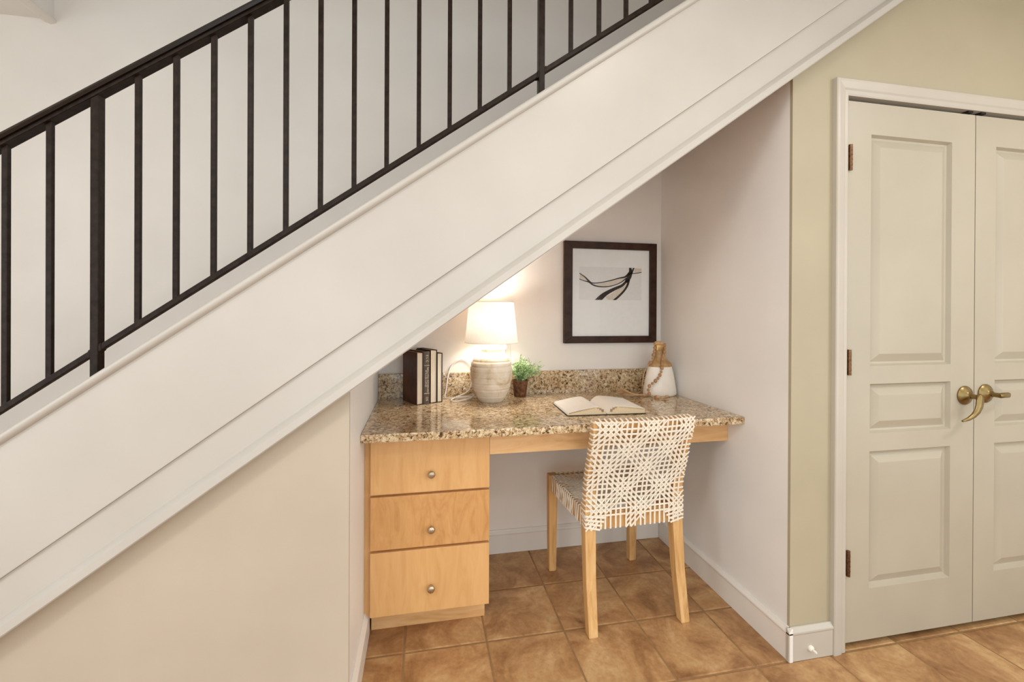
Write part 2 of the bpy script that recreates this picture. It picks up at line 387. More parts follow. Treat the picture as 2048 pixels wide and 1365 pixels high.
# ------------------------------------------------------------------ baseboards
BBH = 0.118
def bb_profile(d=1):    # distance from wall, height
    return [(0, 0), (0.014, 0), (0.014, 0.094), (0.0165, 0.097), (0.0165, 0.104), (0.010, 0.112), (0.006, BBH), (0, BBH)]
def baseboard(name, p0, p1, nrm, mat='trim_paint'):
    p0, p1, nrm = Vector(p0), Vector(p1), Vector(nrm); pr = bb_profile(); n = len(pr); mb = MB()
    vs = [p + nrm*d + Vector((0, 0, h)) for p in (p0, p1) for d, h in pr]
    mb.add(vs, [tuple(range(n)), tuple(range(2*n-1, n-1, -1))] + [(i, n+i, n+(i+1) % n, (i+1) % n) for i in range(n)])
    return struct(mb.build(name, mat, bevel=0.0012, segs=1))
baseboard('baseboard_right', (XR, YW-0.0165, 0), (XR, YB-0.017, 0), (-1, 0, 0))
baseboard('baseboard_back', (0.26, YB, 0), (XR, YB, 0), (0, -1, 0))
baseboard('baseboard_left', (XL, YW-0.0165, 0), (XL, 1.80, 0), (1, 0, 0))
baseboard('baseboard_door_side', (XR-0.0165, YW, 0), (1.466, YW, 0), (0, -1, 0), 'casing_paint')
baseboard('baseboard_front', (x_foot+0.2, YW, 0), (XL+0.0165, YW, 0), (0, -1, 0))
ds = thing('door_stop', (1.369, YW-0.014, 0.041), 'small white door stop screwed to the baseboard beside the closet doors', 'door stop')
dsm = MB(); dsm.lathe([(0.0105, 0), (0.0105, 0.006), (0.008, 0.009), (0.0045, 0.01)], (0, 0, 0), 16)
for i, v in enumerate(dsm.v): dsm.v[i] = Vector((1.369+v.x, YW-0.014-v.z, 0.041+v.y))
dsm.build('base', 'white_plastic', ds, smooth=40)
dsm = MB().tube([(1.369, YW-0.022, 0.041), (1.369, YW-0.036, 0.041), (1.369, YW-0.040, 0.041)], [0.0045, 0.0045, 0.003], 10); dsm.build('tip', 'white_plastic', ds, smooth=40)

# ------------------------------------------------------------------ staircase
xs0, xs1 = -2.25, 2.75
st = thing('staircase', (-0.6, 1.36, 0), 'cream painted closed staircase rising over the desk nook', 'staircase')
def clipx(z0): return max(xs0, -z0/SL + 0.0)
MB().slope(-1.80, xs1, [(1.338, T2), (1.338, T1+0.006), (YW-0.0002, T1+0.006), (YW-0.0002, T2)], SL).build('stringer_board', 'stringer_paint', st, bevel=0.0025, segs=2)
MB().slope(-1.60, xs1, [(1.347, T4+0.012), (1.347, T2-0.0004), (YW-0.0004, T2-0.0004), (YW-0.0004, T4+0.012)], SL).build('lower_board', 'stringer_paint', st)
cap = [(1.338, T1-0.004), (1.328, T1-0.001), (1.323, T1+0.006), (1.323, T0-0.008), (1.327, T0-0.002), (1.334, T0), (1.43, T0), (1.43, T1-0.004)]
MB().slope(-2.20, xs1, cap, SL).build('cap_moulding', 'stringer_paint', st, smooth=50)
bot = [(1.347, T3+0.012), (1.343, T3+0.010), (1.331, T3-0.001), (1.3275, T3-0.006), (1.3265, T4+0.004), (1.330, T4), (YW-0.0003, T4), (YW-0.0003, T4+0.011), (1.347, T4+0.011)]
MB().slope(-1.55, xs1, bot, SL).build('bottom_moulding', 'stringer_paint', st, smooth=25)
RUN, RISE, SX = 0.2661, 0.19012, -1.946
sm = MB()
for k in range(1, 18):
    xa, xb, zt = SX+RUN*(k-1), SX+RUN*k, RISE*k
    ba, bb_ = max(0, soffit(xa)+0.0), max(0, soffit(xb)+0.0)
    sm.prism([(xa, ba), (xb, bb_), (xb, zt), (xa, zt)], YW+0.001, YB-0.001)
sm.build('steps', 'oak', st)

# ------------------------------------------------------------------ iron railing
YRL = 1.40
rl = thing('stair_railing', (-0.2, YRL, 1.5), 'dark brown iron stair railing with square balusters and black handrail', 'railing')
BT = 1.7587 - 0.006     # top of bottom rail at X = 0
HT = 2.456              # top of the handrail at X = 0
MB().slope(-2.0, 1.9, [(YRL-0.010, BT), (YRL+0.010, BT), (YRL+0.010, BT-0.018), (YRL-0.010, BT-0.018)], SL).build('bottom_rail', 'iron', rl, bevel=0.002)
MB().slope(-2.0, 1.9, [(YRL-0.016, HT-0.024), (YRL+0.016, HT-0.024), (YRL+0.016, HT-0.036), (YRL-0.016, HT-0.036)], SL).build('top_bar', 'iron', rl, bevel=0.002)
hp = [(YRL-0.022, HT-0.025), (YRL-0.026, HT-0.018), (YRL-0.024, HT-0.010), (YRL-0.014, HT-0.002), (YRL, HT), (YRL+0.014, HT-0.002), (YRL+0.024, HT-0.010), (YRL+0.026, HT-0.018), (YRL+0.022, HT-0.025)]
MB().slope(-2.0, 1.9, hp, SL).build('handrail', 'rail_black', rl, smooth=50)
def upright(x, w, d, zb, zt):
    mb = MB(); vs = []
    for zz0, zz1 in ((0, 0),):
        pass
    for base in (zb, zt):
        for xx, yy in ((x-w, YRL-d), (x+w, YRL-d), (x+w, YRL+d), (x-w, YRL+d)):
            vs.append((xx, yy, base+SL*xx))
    return mb.add(vs, [(0, 3, 2, 1), (4, 5, 6, 7), (0, 1, 5, 4), (1, 2, 6, 5), (2, 3, 7, 6), (3, 0, 4, 7)])
px_b = [14, 102, 278, 354, 429, 502, 573, 642, 709, 774, 838, 899.5, 959.5, 1018.7, 1140.8, 1196.8, 1250.7, 1301]
def x_at(px):                 # where a vertical bar seen at this pixel column crosses the railing's plane
    d = (_r*((px-1024)/F_PX) + _f); return d.x*YRL/d.y
bars = [x_at(p-2) for p in px_b]
bars = [bars[0]-0.095*k for k in range(6, 0, -1)] + bars + [bars[-1]+0.098*k for k in range(1, 6)]
b0 = upright(0, 0.0065, 0.0065, BT-0.002, HT-0.036).build('baluster', 'iron', rl, bevel=0.001, segs=1, origin=(0, YRL, BT))
for k, x in enumerate(bars):
    wpos = (x, YRL, BT+SL*x)
    if k == 0: place(b0, Vector(wpos), rl)
    else: dup(b0, rl, wpos)
for x in (x_at(195.5)-0.001, x_at(1079.5)):
    p = upright(x, 0.0095, 0.014, T0-0.02, HT-0.036)
    p.build('post', 'iron', rl, bevel=0.0015, segs=1)
    # weld collar where the bottom rail meets the post
    MB().slope(x-0.016, x+0.016, [(YRL-0.012, BT+0.003), (YRL+0.012, BT+0.003), (YRL+0.012, BT-0.021), (YRL-0.012, BT-0.021)], SL).build('weld', 'iron', rl, bevel=0.004)

# ------------------------------------------------------------------ closet doors
cas = struct(thing('trim_2', (DX0-0.03, YW, 0), None, None))
CI, CO = 0.010, 0.068
def casing_profile():    # offset outward from the opening edge, projection from the wall
    return [(CI, 0), (CI, 0.009), (CI+0.006, 0.012), (CI+0.018, 0.012), (CI+0.024, 0.016), (CO-0.012, 0.019), (CO-0.003, 0.019), (CO, 0.016), (CO, 0)]
def casing_leg(xe, sgn):
    pr = casing_profile(); n = len(pr); vs = []
    for k in (0, 1):
        for o, d in pr: vs.append((xe+sgn*o, YW-d, 0 if k == 0 else DZ1+o))
    return MB().add(vs, [tuple(range(n)), tuple(range(2*n-1, n-1, -1))] + [(i, n+i, n+(i+1) % n, (i+1) % n) for i in range(n)])
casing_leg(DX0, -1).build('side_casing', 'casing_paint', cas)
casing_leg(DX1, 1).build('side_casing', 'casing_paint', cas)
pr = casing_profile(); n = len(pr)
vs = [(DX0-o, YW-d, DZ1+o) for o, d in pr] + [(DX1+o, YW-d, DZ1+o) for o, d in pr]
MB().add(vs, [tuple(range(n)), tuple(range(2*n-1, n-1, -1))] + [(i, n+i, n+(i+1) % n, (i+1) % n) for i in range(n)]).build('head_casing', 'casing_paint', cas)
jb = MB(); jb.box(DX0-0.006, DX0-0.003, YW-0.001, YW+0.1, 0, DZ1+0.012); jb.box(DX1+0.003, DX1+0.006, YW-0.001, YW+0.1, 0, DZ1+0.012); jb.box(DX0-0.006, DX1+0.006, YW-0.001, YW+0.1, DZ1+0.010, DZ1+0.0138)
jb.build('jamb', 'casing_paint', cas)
for x in (DXM-0.03, DXM+0.035):
    MB().box(x-0.012, x+0.012, YW-0.004, YW+0.03, DZ1+0.002, DZ1+0.0098).build('roller_catch', 'shadow_gap', cas, bevel=0.001)
PANELS = [(1.045, 1.908), (0.793, 0.978), (0.215, 0.726)]
def door_leaf(name, x0, x1, pxa, pxb, label):
    d = struct(thing(name, ((x0+x1)/2, YW+0.017, DZ0), label, None))
    yf, yb = YW, YW+0.035
    mb = MB()
    # frame of stiles and rails around the sunk panels
    zs = [DZ0] + [z for p in reversed(PANELS) for z in p] + [DZ1-0.004]
    mb.box(x0, pxa, yf, yb, DZ0, DZ1-0.004); mb.box(pxb, x1, yf, yb, DZ0, DZ1-0.004)
    for i in range(0, len(zs), 2): mb.box(pxa, pxb, yf, yb, zs[i], zs[i+1])
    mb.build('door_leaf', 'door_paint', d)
    for za, zb in PANELS:
        R = lambda i, y: [(pxa+i, y, za+i), (pxb-i, y, za+i), (pxb-i, y, zb-i), (pxa+i, y, zb-i)]
        pb = MB(); steps = [(0, yf), (0.007, yf+0.014), (0.014, yf+0.0155), (0.042, yf+0.003), (0.045, yf+0.002)]
        vs = []
        for i, y in steps: vs += R(i, y)
        fs = []
        for k in range(len(steps)-1):
            for q in range(4): fs.append((k*4+q, k*4+(q+1) % 4, k*4+4+(q+1) % 4, k*4+4+q))
        k = (len(steps)-1)*4; fs.append((k, k+1, k+2, k+3)); n0 = len(vs); vs += R(0, yb-0.002)
        fs += [(n0+3, n0+2, n0+1, n0)] + [(n0+q, n0+(q+1) % 4, (q+1) % 4, q) for q in range(4)]
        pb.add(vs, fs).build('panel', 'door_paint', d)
    return d
d1 = door_leaf('door_1', DX0, DXM-0.002, 1.637, 2.018, 'left leaf of the cream panelled closet doors, drooping brass lever')
d2 = door_leaf('door_2', DXM+0.002, DX1, 2.241, 2.622, 'right leaf of the cream panelled closet doors, level brass lever')
for zc in (1.813, 1.061, 0.322):
    h = MB().box(DX0-0.001, DX0+0.010, YW-0.0015, YW+0.0005, zc-0.045, zc+0.045).build('hinge', 'hinge', d1, bevel=0.0004, segs=1)
    k = MB().tube([(DX0+0.003, YW-0.007, zc-0.047), (DX0+0.003, YW-0.007, zc+0.047)], 0.0065, 12)
    for q in (-0.027, -0.009, 0.009, 0.027): k.tube([(DX0+0.003, YW-0.007, zc+q-0.0006), (DX0+0.003, YW-0.007, zc+q+0.0006)], 0.0072, 12)
    k.build('knuckle', 'hinge', h, smooth=40)
def rosette(x, z, parent):
    mb = MB().lathe([(0.036, 0), (0.037, 0.004), (0.034, 0.008), (0.024, 0.013), (0.014, 0.018), (0.0115, 0.022), (0.0115, 0.026)], (0, 0, 0), 32)
    for i, v in enumerate(mb.v): mb.v[i] = Vector((x+v.x, YW-v.z, z+v.y))
    return mb.build('rosette', 'brass', parent, smooth=40)
def lever(pts, parent, name='lever'):        # pts: (x, y, z, half height, half thickness, side dir)
    mb = MB(); vs = []; n = 10
    P = [Vector(p[:3]) for p in pts]
    for i, p in enumerate(pts):
        t = (P[min(i+1, len(P)-1)]-P[max(i-1, 0)]).normalized(); a = t.cross(Vector((0, 1, 0))).normalized(); b = Vector((0, 1, 0))
        for k in range(n):
            an = 2*math.pi*k/n; vs.append(P[i]+a*p[3]*math.cos(an)+b*p[4]*math.sin(an))
    fs = [(i*n+k, i*n+(k+1) % n, (i+1)*n+(k+1) % n, (i+1)*n+k) for i in range(len(P)-1) for k in range(n)]
    fs += [tuple(range(n-1, -1, -1)), tuple(range((len(P)-1)*n, len(P)*n))]
    return mb.add(vs, fs).build(name, 'brass', parent, smooth=50)
hx, hz = 2.086, 0.922
r1 = rosette(hx, hz, d1)
MB().tube([(hx, YW-0.02, hz), (hx, YW-0.052, hz)], 0.0092, 16).build('spindle', 'brass', r1, smooth=40)
ly = YW-0.050
lever([(hx-0.003, ly, hz+0.011, 0.007, 0.006), (hx+0.001, ly, hz+0.002, 0.015, 0.009), (hx+0.002, ly, hz-0.016, 0.0165, 0.0085), (hx-0.003, ly-0.001, hz-0.034, 0.016, 0.008), (hx-0.014, ly-0.002, hz-0.052, 0.0135, 0.007), (hx-0.033, ly-0.002, hz-0.068, 0.010, 0.0065), (hx-0.056, ly-0.002, hz-0.079, 0.007, 0.0055), (hx-0.086, ly-0.002, hz-0.086, 0.0035, 0.004)], d1)
hx2, hz2 = 2.190, 0.926
r2 = rosette(hx2, hz2, d2)
MB().tube([(hx2, YW-0.02, hz2), (hx2, YW-0.052, hz2)], 0.0092, 16).build('spindle', 'brass', r2, smooth=40)
lever([(hx2-0.008, ly, hz2, 0.007, 0.007), (hx2, ly, hz2, 0.0105, 0.009), (hx2+0.02, ly, hz2+0.001, 0.0105, 0.008), (hx2+0.045, ly+0.004, hz2+0.000, 0.0105, 0.0065), (hx2+0.062, ly+0.010, hz2-0.002, 0.0095, 0.005), (hx2+0.068, ly+0.013, hz2-0.003, 0.006, 0.004)], d2)

# ------------------------------------------------------------------ desk: drawer cabinet, apron, granite top
FY = 1.715
cab = thing('drawer_cabinet', (0.036, 1.98, 0), 'maple three drawer cabinet under the granite worktop', 'cabinet')
cx0, cx1 = XL+0.0225, 0.2575
carc = MB().box(cx0, cx1, FY+0.0205, YB-0.02, 0.105, ZT-0.0305); carc.build('body', 'maple', cab)
MB().box(XL+0.0004, cx0-0.0005, FY+0.022, FY+0.045, 0.105, ZT-0.0305).build('filler_strip', 'maple', cab)
MB().box(XL+0.018, 0.2545, 1.815, 1.835, 0, 0.1045).build('toe_kick', 'maple_h', cab)
for za, zb in ((0.563, 0.780), (0.3575, 0.5535), (0.112, 0.348)):
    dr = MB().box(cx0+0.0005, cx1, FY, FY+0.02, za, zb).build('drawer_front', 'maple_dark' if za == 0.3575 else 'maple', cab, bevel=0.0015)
    zc = {0.563: 0.632, 0.3575: 0.425, 0.112: 0.204}[za]
    kb = MB().lathe([(0.0001, 0.026), (0.008, 0.0255), (0.0125, 0.023), (0.0145, 0.0185), (0.0135, 0.014), (0.007, 0.010), (0.0055, 0.005), (0.0075, 0.0015), (0.0085, 0)], (0, 0, 0), 24)
    for i, v in enumerate(kb.v): kb.v[i] = Vector((0.0365+v.x, FY-v.z, zc+v.y))
    k = kb.build('knob', 'nickel', dr, smooth=50)
    if za == 0.563:    # the top knob is a ribbed one
        rb = MB()
        for q in (-0.006, 0.0, 0.006):
            rb.tube([(0.0365+q+0.003*math.cos(a), FY-0.0245-0.0022*math.sin(a)+abs(q)*0.18, zc+0.0125*math.cos(a)*(1-abs(q)*40)) for a in [math.pi*t/8 for t in range(9)]], 0.0012, 6)
        rb.build('ridges', 'nickel', k, smooth=50)
ap = tag(MB().box(cx1+0.0005, XR-0.0005, FY-0.001, FY+0.019, 0.690, ZT-0.0305).build('desk_apron', 'maple_h', bevel=0.001), 'long maple apron board under the worktop edge above the kneehole', 'board')
ct = MB().prism([(XL+0.0005, 1.611), (XR-0.0005, 1.611), (XR-0.0005, YB-0.0205), (XL+0.0005, YB-0.0205)], ZT-0.03, ZT, 'Z').build('granite_worktop', 'granite', bevel=0.004, segs=2); tag(ct, 'speckled beige and brown granite worktop filling the nook', 'worktop')
tag(MB().box(XL+0.0005, XR-0.0005, YB-0.02, YB-0.0003, ZT-0.03, 0.934).build('granite_backsplash', 'granite', bevel=0.002), 'low speckled granite backsplash along the back wall', 'backsplash')

# ------------------------------------------------------------------ picture on the back wall
pf = thing('framed_picture', (0.9935, YB, 1.0747), 'dark wood framed print of dark curving branches above the worktop', 'picture')
fx0, fx1, fz0, fz1 = 0.7305, 1.257, 1.0755, 1.6155; ix0, ix1, iz0, iz1 = 0.775, 1.2175, 1.1125, 1.5775
yf = YB-0.026
def frame_rail(p): # outer a,b then inner b,a  (mitred)
    vs = [(x, yf, z) for x, z in p] + [(x, YB-0.0005, z) for x, z in p]
    return MB().add(vs, [(0, 1, 2, 3), (7, 6, 5, 4), (0, 4, 5, 1), (1, 5, 6, 2), (2, 6, 7, 3), (3, 7, 4, 0)]).build('frame_rail', 'frame_wood', pf, bevel=0.002)
frame_rail([(fx0, fz1), (fx1, fz1), (ix1, iz1), (ix0, iz1)]); frame_rail([(fx0, fz0), (ix0, iz0), (ix1, iz0), (fx1, fz0)])
frame_rail([(fx0, fz0), (fx0, fz1), (ix0, iz1), (ix0, iz0)]); frame_rail([(fx1, fz0), (ix1, iz0), (ix1, iz1), (fx1, fz1)])
MB().box(ix0-0.002, ix1+0.002, YB-0.012, YB-0.008, iz0-0.002, iz1+0.002).build('mat', 'mat_board', pf)
qx0, qx1, qz0, qz1 = 0.816, 1.172, 1.306, 1.482
pp = MB().box(qx0, qx1, YB-0.0128, YB-0.0121, qz0, qz1).build('print', 'print_paper', pf)
def ink(pts, mat, lift, name):
    vs = []; S = []
    for i, (x, y, wd) in enumerate(pts): S.append((Vector((x, y)), wd))
    # resample with a smooth curve
    out = []
    for i in range(len(S)-1):
        p0 = S[max(i-1, 0)][0]; p1, w1 = S[i]; p2, w2 = S[i+1]; p3 = S[min(i+2, len(S)-1)][0]
        for k in range(6):
            t = k/6; q = 0.5*((2*p1)+(-p0+p2)*t+(2*p0-5*p1+4*p2-p3)*t*t+(-p0+3*p1-3*p2+p3)*t**3); out.append((q, w1+(w2-w1)*t))
    out.append(S[-1])
    def W(q):
        x = qx0+(min(975, max(238, q.x))-238)/737*(qx1-qx0); z = qz1-(min(762, max(380, q.y))-380)/382*(qz1-qz0); return (x, YB-0.0129-lift, z)
    for i, (q, wd) in enumerate(out):
        t = (out[min(i+1, len(out)-1)][0]-out[max(i-1, 0)][0]).normalized(); nn = Vector((-t.y, t.x))*wd/2
        vs += [W(q+nn), W(q-nn)]
    MB().add(vs, [(2*i, 2*i+1, 2*i+3, 2*i+2) for i in range(len(out)-1)]).build(name, mat, pp)
ink([(395, 582, 6), (480, 590, 36), (600, 568, 50), (700, 537, 48), (775, 500, 14)], 'print_tint', 0.0001, 'tint')
ink([(560, 762, 80), (640, 715, 70), (720, 640, 60), (790, 560, 16)], 'print_tint', 0.0001, 'tint')
ink([(238, 490, 55), (290, 520, 40), (325, 540, 8)], 'print_tint', 0.0001, 'tint')
ink([(890, 410, 50), (975, 408, 40)], 'print_tint', 0.0001, 'tint')
for b_ in ([(236, 455, 9), (300, 497, 13), (345, 541, 20), (385, 566, 13), (470, 563, 10), (600, 535, 11), (700, 506, 13), (780, 487, 20), (830, 440, 30)],
           [(236, 524, 8), (300, 545, 9), (350, 556, 18), (400, 590, 16), (470, 607, 13), (560, 607, 11), (650, 587, 9), (730, 552, 10), (795, 500, 14)],
           [(838, 376, 28), (842, 430, 40), (830, 480, 52), (805, 525, 48), (785, 550, 30)],
           [(882, 376, 20), (866, 420, 19), (848, 460, 26)], [(862, 447, 8), (915, 441, 9), (978, 431, 8)],
           [(800, 530, 24), (740, 590, 30), (650, 632, 36), (560, 680, 46), (500, 725, 58), (440, 790, 70)],
           [(826, 510, 26), (806, 585, 26), (765, 652, 24), (705, 715, 24), (635, 775, 26)]):
    ink(b_, 'print_ink', 0.0003, 'branch')
MB().box(ix0-0.001, ix1+0.001, YB-0.0165, YB-0.0155, iz0-0.001, iz1+0.001).build('glass', 'glass', pf)

# ------------------------------------------------------------------ table lamp
LX, LY = 0.3245, 2.122
lp = thing('table_lamp', (LX, LY, ZT), 'lit table lamp, whitewashed ribbed clay jar base and white shade', 'lamp')
zg = [0.030, 0.062, 0.088, 0.116, 0.142, 0.168, 0.192]
def jar_r(z): # smooth profile
    K = [(0, 0.056), (0.006, 0.061), (0.03, 0.076), (0.07, 0.091), (0.11, 0.0985), (0.15, 0.0995), (0.18, 0.095), (0.205, 0.084), (0.222, 0.067), (0.232, 0.052)]
    for (a, ra), (b_, rb) in zip(K, K[1:]):
        if a <= z <= b_: t = (z-a)/(b_-a); t = t*t*(3-2*t)*0.35+t*0.65; return ra+(rb-ra)*t
    return K[-1][1]
prof = []
N = 70
for i in range(N+1):
    z = 0.232*i/N; r = jar_r(z)
    for q in zg:
        if abs(z-q) < 0.0026: r -= 0.0022
    prof.append((r, z))
prof += [(0.046, 0.234), (0.046, 0.240), (0.049, 0.243), (0.049, 0.248), (0.045, 0.250), (0.038, 0.249), (0.034, 0.243), (0.0001, 0.242)]
def rib(a, z, j):
    if 0.142 < z < 0.196 or 0.116 < z < 0.142 and math.sin(a*3) > 0.2: return 1+0.006*math.cos(a*70)
    return 1+0.002*math.sin(a*9+z*60)
MB().lathe(prof, (LX, LY, ZT), 140, fn=rib).build('jar_base', 'jar', lp, smooth=60)
MB().lathe([(0.022, 0.242), (0.022, 0.246), (0.0175, 0.248), (0.0175, 0.32)], (LX, LY, ZT), 24).build('neck', 'white_plastic', lp, smooth=40)
sb, stp = 0.279, 0.472
sh = MB(); n = 48; vs = []; fs = []
for r, z in ((0.1262, sb), (0.1262-0.0052, sb+0.05), (0.1262-0.0104, sb+0.1), (0.106, stp)):
    vs += [(LX+r*math.cos(2*math.pi*k/n), LY+r*math.sin(2*math.pi*k/n), ZT+z) for k in range(n)]
for j in range(3): fs += [(j*n+k, j*n+(k+1) % n, (j+1)*n+(k+1) % n, (j+1)*n+k) for k in range(n)]
shade = sh.add(vs, fs).build('shade', 'shade', lp, smooth=60)
for r, z in ((0.1262, sb), (0.106, stp)):
    MB().tube([(LX+r*math.cos(2*math.pi*k/n), LY+r*math.sin(2*math.pi*k/n), ZT+z) for k in range(n+1)], 0.0013, 6).build('shade_ring', 'white_plastic', shade, smooth=50)
sp = MB()
for k in range(3): a = k*2.094; sp.tube([(LX, LY, ZT+0.43), (LX+0.11*math.cos(a), LY+0.11*math.sin(a), ZT+0.43)], 0.0015, 6)
sp.build('spider', 'nickel', lp)
MB().tube([(LX, LY, ZT+0.32), (LX, LY, ZT+0.35)], 0.014, 16).build('socket', 'white_plastic', lp)
MB().ball((LX, LY, ZT+0.395), 0.022, 14).build('bulb', 'bulb', lp, smooth=60)
pl = bpy.data.lights.new('lamp_light', 'POINT'); pl.energy = 7; pl.color = (1, 0.965, 0.91); pl.shadow_soft_size = 0.045
plo = bpy.data.objects.new('lamp_light', pl); COL.objects.link(plo); plo.parent = lp; plo.location = (0, 0, 0.395)
bpy.data.objects['bulb'].visible_shadow = True
# its flex, coiled on the worktop, and the plug in the wall socket
def spline(P, k=8):
    P = [Vector(p) for p in P]; out = []
    for i in range(len(P)-1):
        p0, p1, p2, p3 = P[max(i-1, 0)], P[i], P[i+1], P[min(i+2, len(P)-1)]
        for q in range(k):
            t = q/k; out.append(0.5*((2*p1)+(-p0+p2)*t+(2*p0-5*p1+4*p2-p3)*t*t+(-p0+3*p1-3*p2+p3)*t**3))
    return out+[P[-1]]
zc = ZT+0.0035
cord = [(LX-0.03, LY+0.06, zc+0.012), (0.255, 2.185, zc+0.004), (0.205, 2.165, zc+0.012), (0.165, 2.175, zc+0.006), (0.16, 2.215, zc), (0.215, 2.235, zc), (0.255, 2.205, zc+0.014), (0.225, 2.15, zc+0.006), (0.165, 2.118, zc), (0.135, 2.14, zc), (0.16, 2.19, zc+0.005), (0.225, 2.215, zc+0.03), (0.245, 2.24, 0.90), (0.262, 2.25, 0.945)]
cord2 = [(0.262, 2.25, 0.945), (0.245, 2.262, 0.985), (0.20, 2.268, 1.0), (0.155, 2.266, 0.978), (0.13, 2.252, 0.935), (0.118, 2.236, 0.86), (0.112, 2.215, zc), (0.15, 2.195, zc), (0.21, 2.185, zc+0.004), (0.25, 2.222, zc), (0.36, 2.24, zc), (0.425, 2.238, 0.90), (0.418, 2.245, 0.965), (0.412, 2.25, 1.03)]
MB().tube(spline(cord+cord2[1:]), 0.0031, 6).build('power_cord', 'white_plastic', lp, smooth=60)
ol = thing('wall_outlet', (0.387, YB, 0.982), 'white double outlet plate on the wall behind the lamp', 'outlet')
MB().box(0.329, 0.447, YB-0.006, YB-0.0003, 0.982, 1.098).build('plate', 'white_plastic', ol, bevel=0.002)
for x in (0.358, 0.412):
    for z in (1.02, 1.062):
        MB().box(x-0.014, x+0.014, YB-0.008, YB-0.0055, z-0.015, z+0.015).build('socket_face', 'white_plastic', ol, bevel=0.003)
MB().box(0.401, 0.423, YB-0.034, YB-0.0082, 1.048, 1.075).build('plug', 'white_plastic', lp, bevel=0.006)
MB().tube(spline([(0.412, 2.243, 1.052), (0.408, 2.238, 1.02), (0.415, 2.236, 0.98)]), 0.003, 6).build('cord_end', 'white_plastic', lp, smooth=60)

# ------------------------------------------------------------------ standing books
ang = math.radians(26); U = Vector((math.cos(ang), math.sin(ang), 0)); D = Vector((-math.sin(ang), math.cos(ang), 0))
P0 = Vector((-0.0225, 2.072, ZT))
def book(off, th, depth, hgt, cover, label, spine_out=False, setback=0.0, lift=0.0005):
    o = P0 + U*off + D*setback
    t = thing('book', (o.x, o.y, o.z), label, 'book', 'books standing beside the lamp', ang)
    c = 0.0028; e = 0.004
    if not spine_out:   # fore-edge to the room, spine at the back
        MB().box(0, c, 0, depth, 0, hgt).build('cover', cover, t, bevel=0.001, local=True)
        MB().box(th-c, th, 0, depth, 0, hgt).build('cover', cover, t, bevel=0.001, local=True)
        MB().box(0, th, depth, depth+0.003, 0, hgt).build('spine', cover, t, bevel=0.001, local=True)
        MB().box(c+0.0002, th-c-0.0002, e, depth-0.001, e, hgt-e).build('pages', 'pages', t, local=True)
    else:
        MB().box(0, c, 0.003, depth, 0, hgt).build('cover', 'cover_dark', t, bevel=0.001, local=True)
        MB().box(th-c, th, 0.003, depth, 0, hgt).build('cover', 'cover_dark', t, bevel=0.001, local=True)
        pts = [(0, 0.004), (0.003, 0.0012), (th/2, -0.001), (th-0.003, 0.0012), (th, 0.004), (th, 0.006), (0, 0.006)]
        s = MB().prism(pts, 0, hgt, 'Z').build('spine', cover, t, local=True, smooth=50)
        MB().box(c+0.0002, th-c-0.0002, 0.007, depth-e, e, hgt-e).build('pages', 'pages', t, local=True)
        for z in (hgt*0.735, hgt*0.205): MB().box(0.004, th-0.004, -0.0016, 0.001, z-0.001, z+0.001).build('band', 'silver_print', s, local=True)
        def T(x, z): # text reading downwards on the spine
            return Matrix.Translation((x, -0.0014, z)) @ Matrix(((0, 1, 0, 0), (0, 0, -1, 0), (-1, 0, 0, 0), (0, 0, 0, 1)))
        text_mesh('lettering', 'E L C', 0.015, T(th*0.5, hgt*0.865), 'silver_print', s)
        text_mesh('lettering', 'OS', 0.015, T(th*0.5, hgt*0.10), 'silver_print', s)
        rnd = random.Random(3)       # two lines of small title letters, too worn to read
        for xx, za, zb in ((th*0.64, hgt*0.23, hgt*0.71), (th*0.36, hgt*0.33, hgt*0.64)):
            z = za; mb = MB()
            while z < zb:
                h_ = rnd.choice((0.0016, 0.0022, 0.003)); mb.box(xx-0.0038, xx+0.0038, -0.0015, 0.001, z, z+0.0011)
                if rnd.random() < 0.6: mb.box(xx-0.0038, xx-0.0026, -0.0015, 0.001, z, z+h_+0.001)
                if rnd.random() < 0.4: mb.box(xx+0.0026, xx+0.0038, -0.0015, 0.001, z, z+h_+0.001)
                z += h_+rnd.choice((0.0018, 0.0024, 0.004))
            mb.build('lettering', 'silver_print', s, local=True)
    return t
book(0.0, 0.0315, 0.150, 0.2395, 'cover_brown', 'brown leather book, outermost of the row, fore-edge to the room')
book(0.0323, 0.0345, 0.148, 0.242, 'spine_grey', 'book with lettered grey spine between the brown and the tall dark book', True)
book(0.0676, 0.0345, 0.142, 0.2475, 'cover_dark', 'tall dark covered book right of the grey lettered spine')
book(0.1029, 0.0275, 0.122, 0.231, 'cover_dark', 'shortest dark covered book at the lamp end of the row')

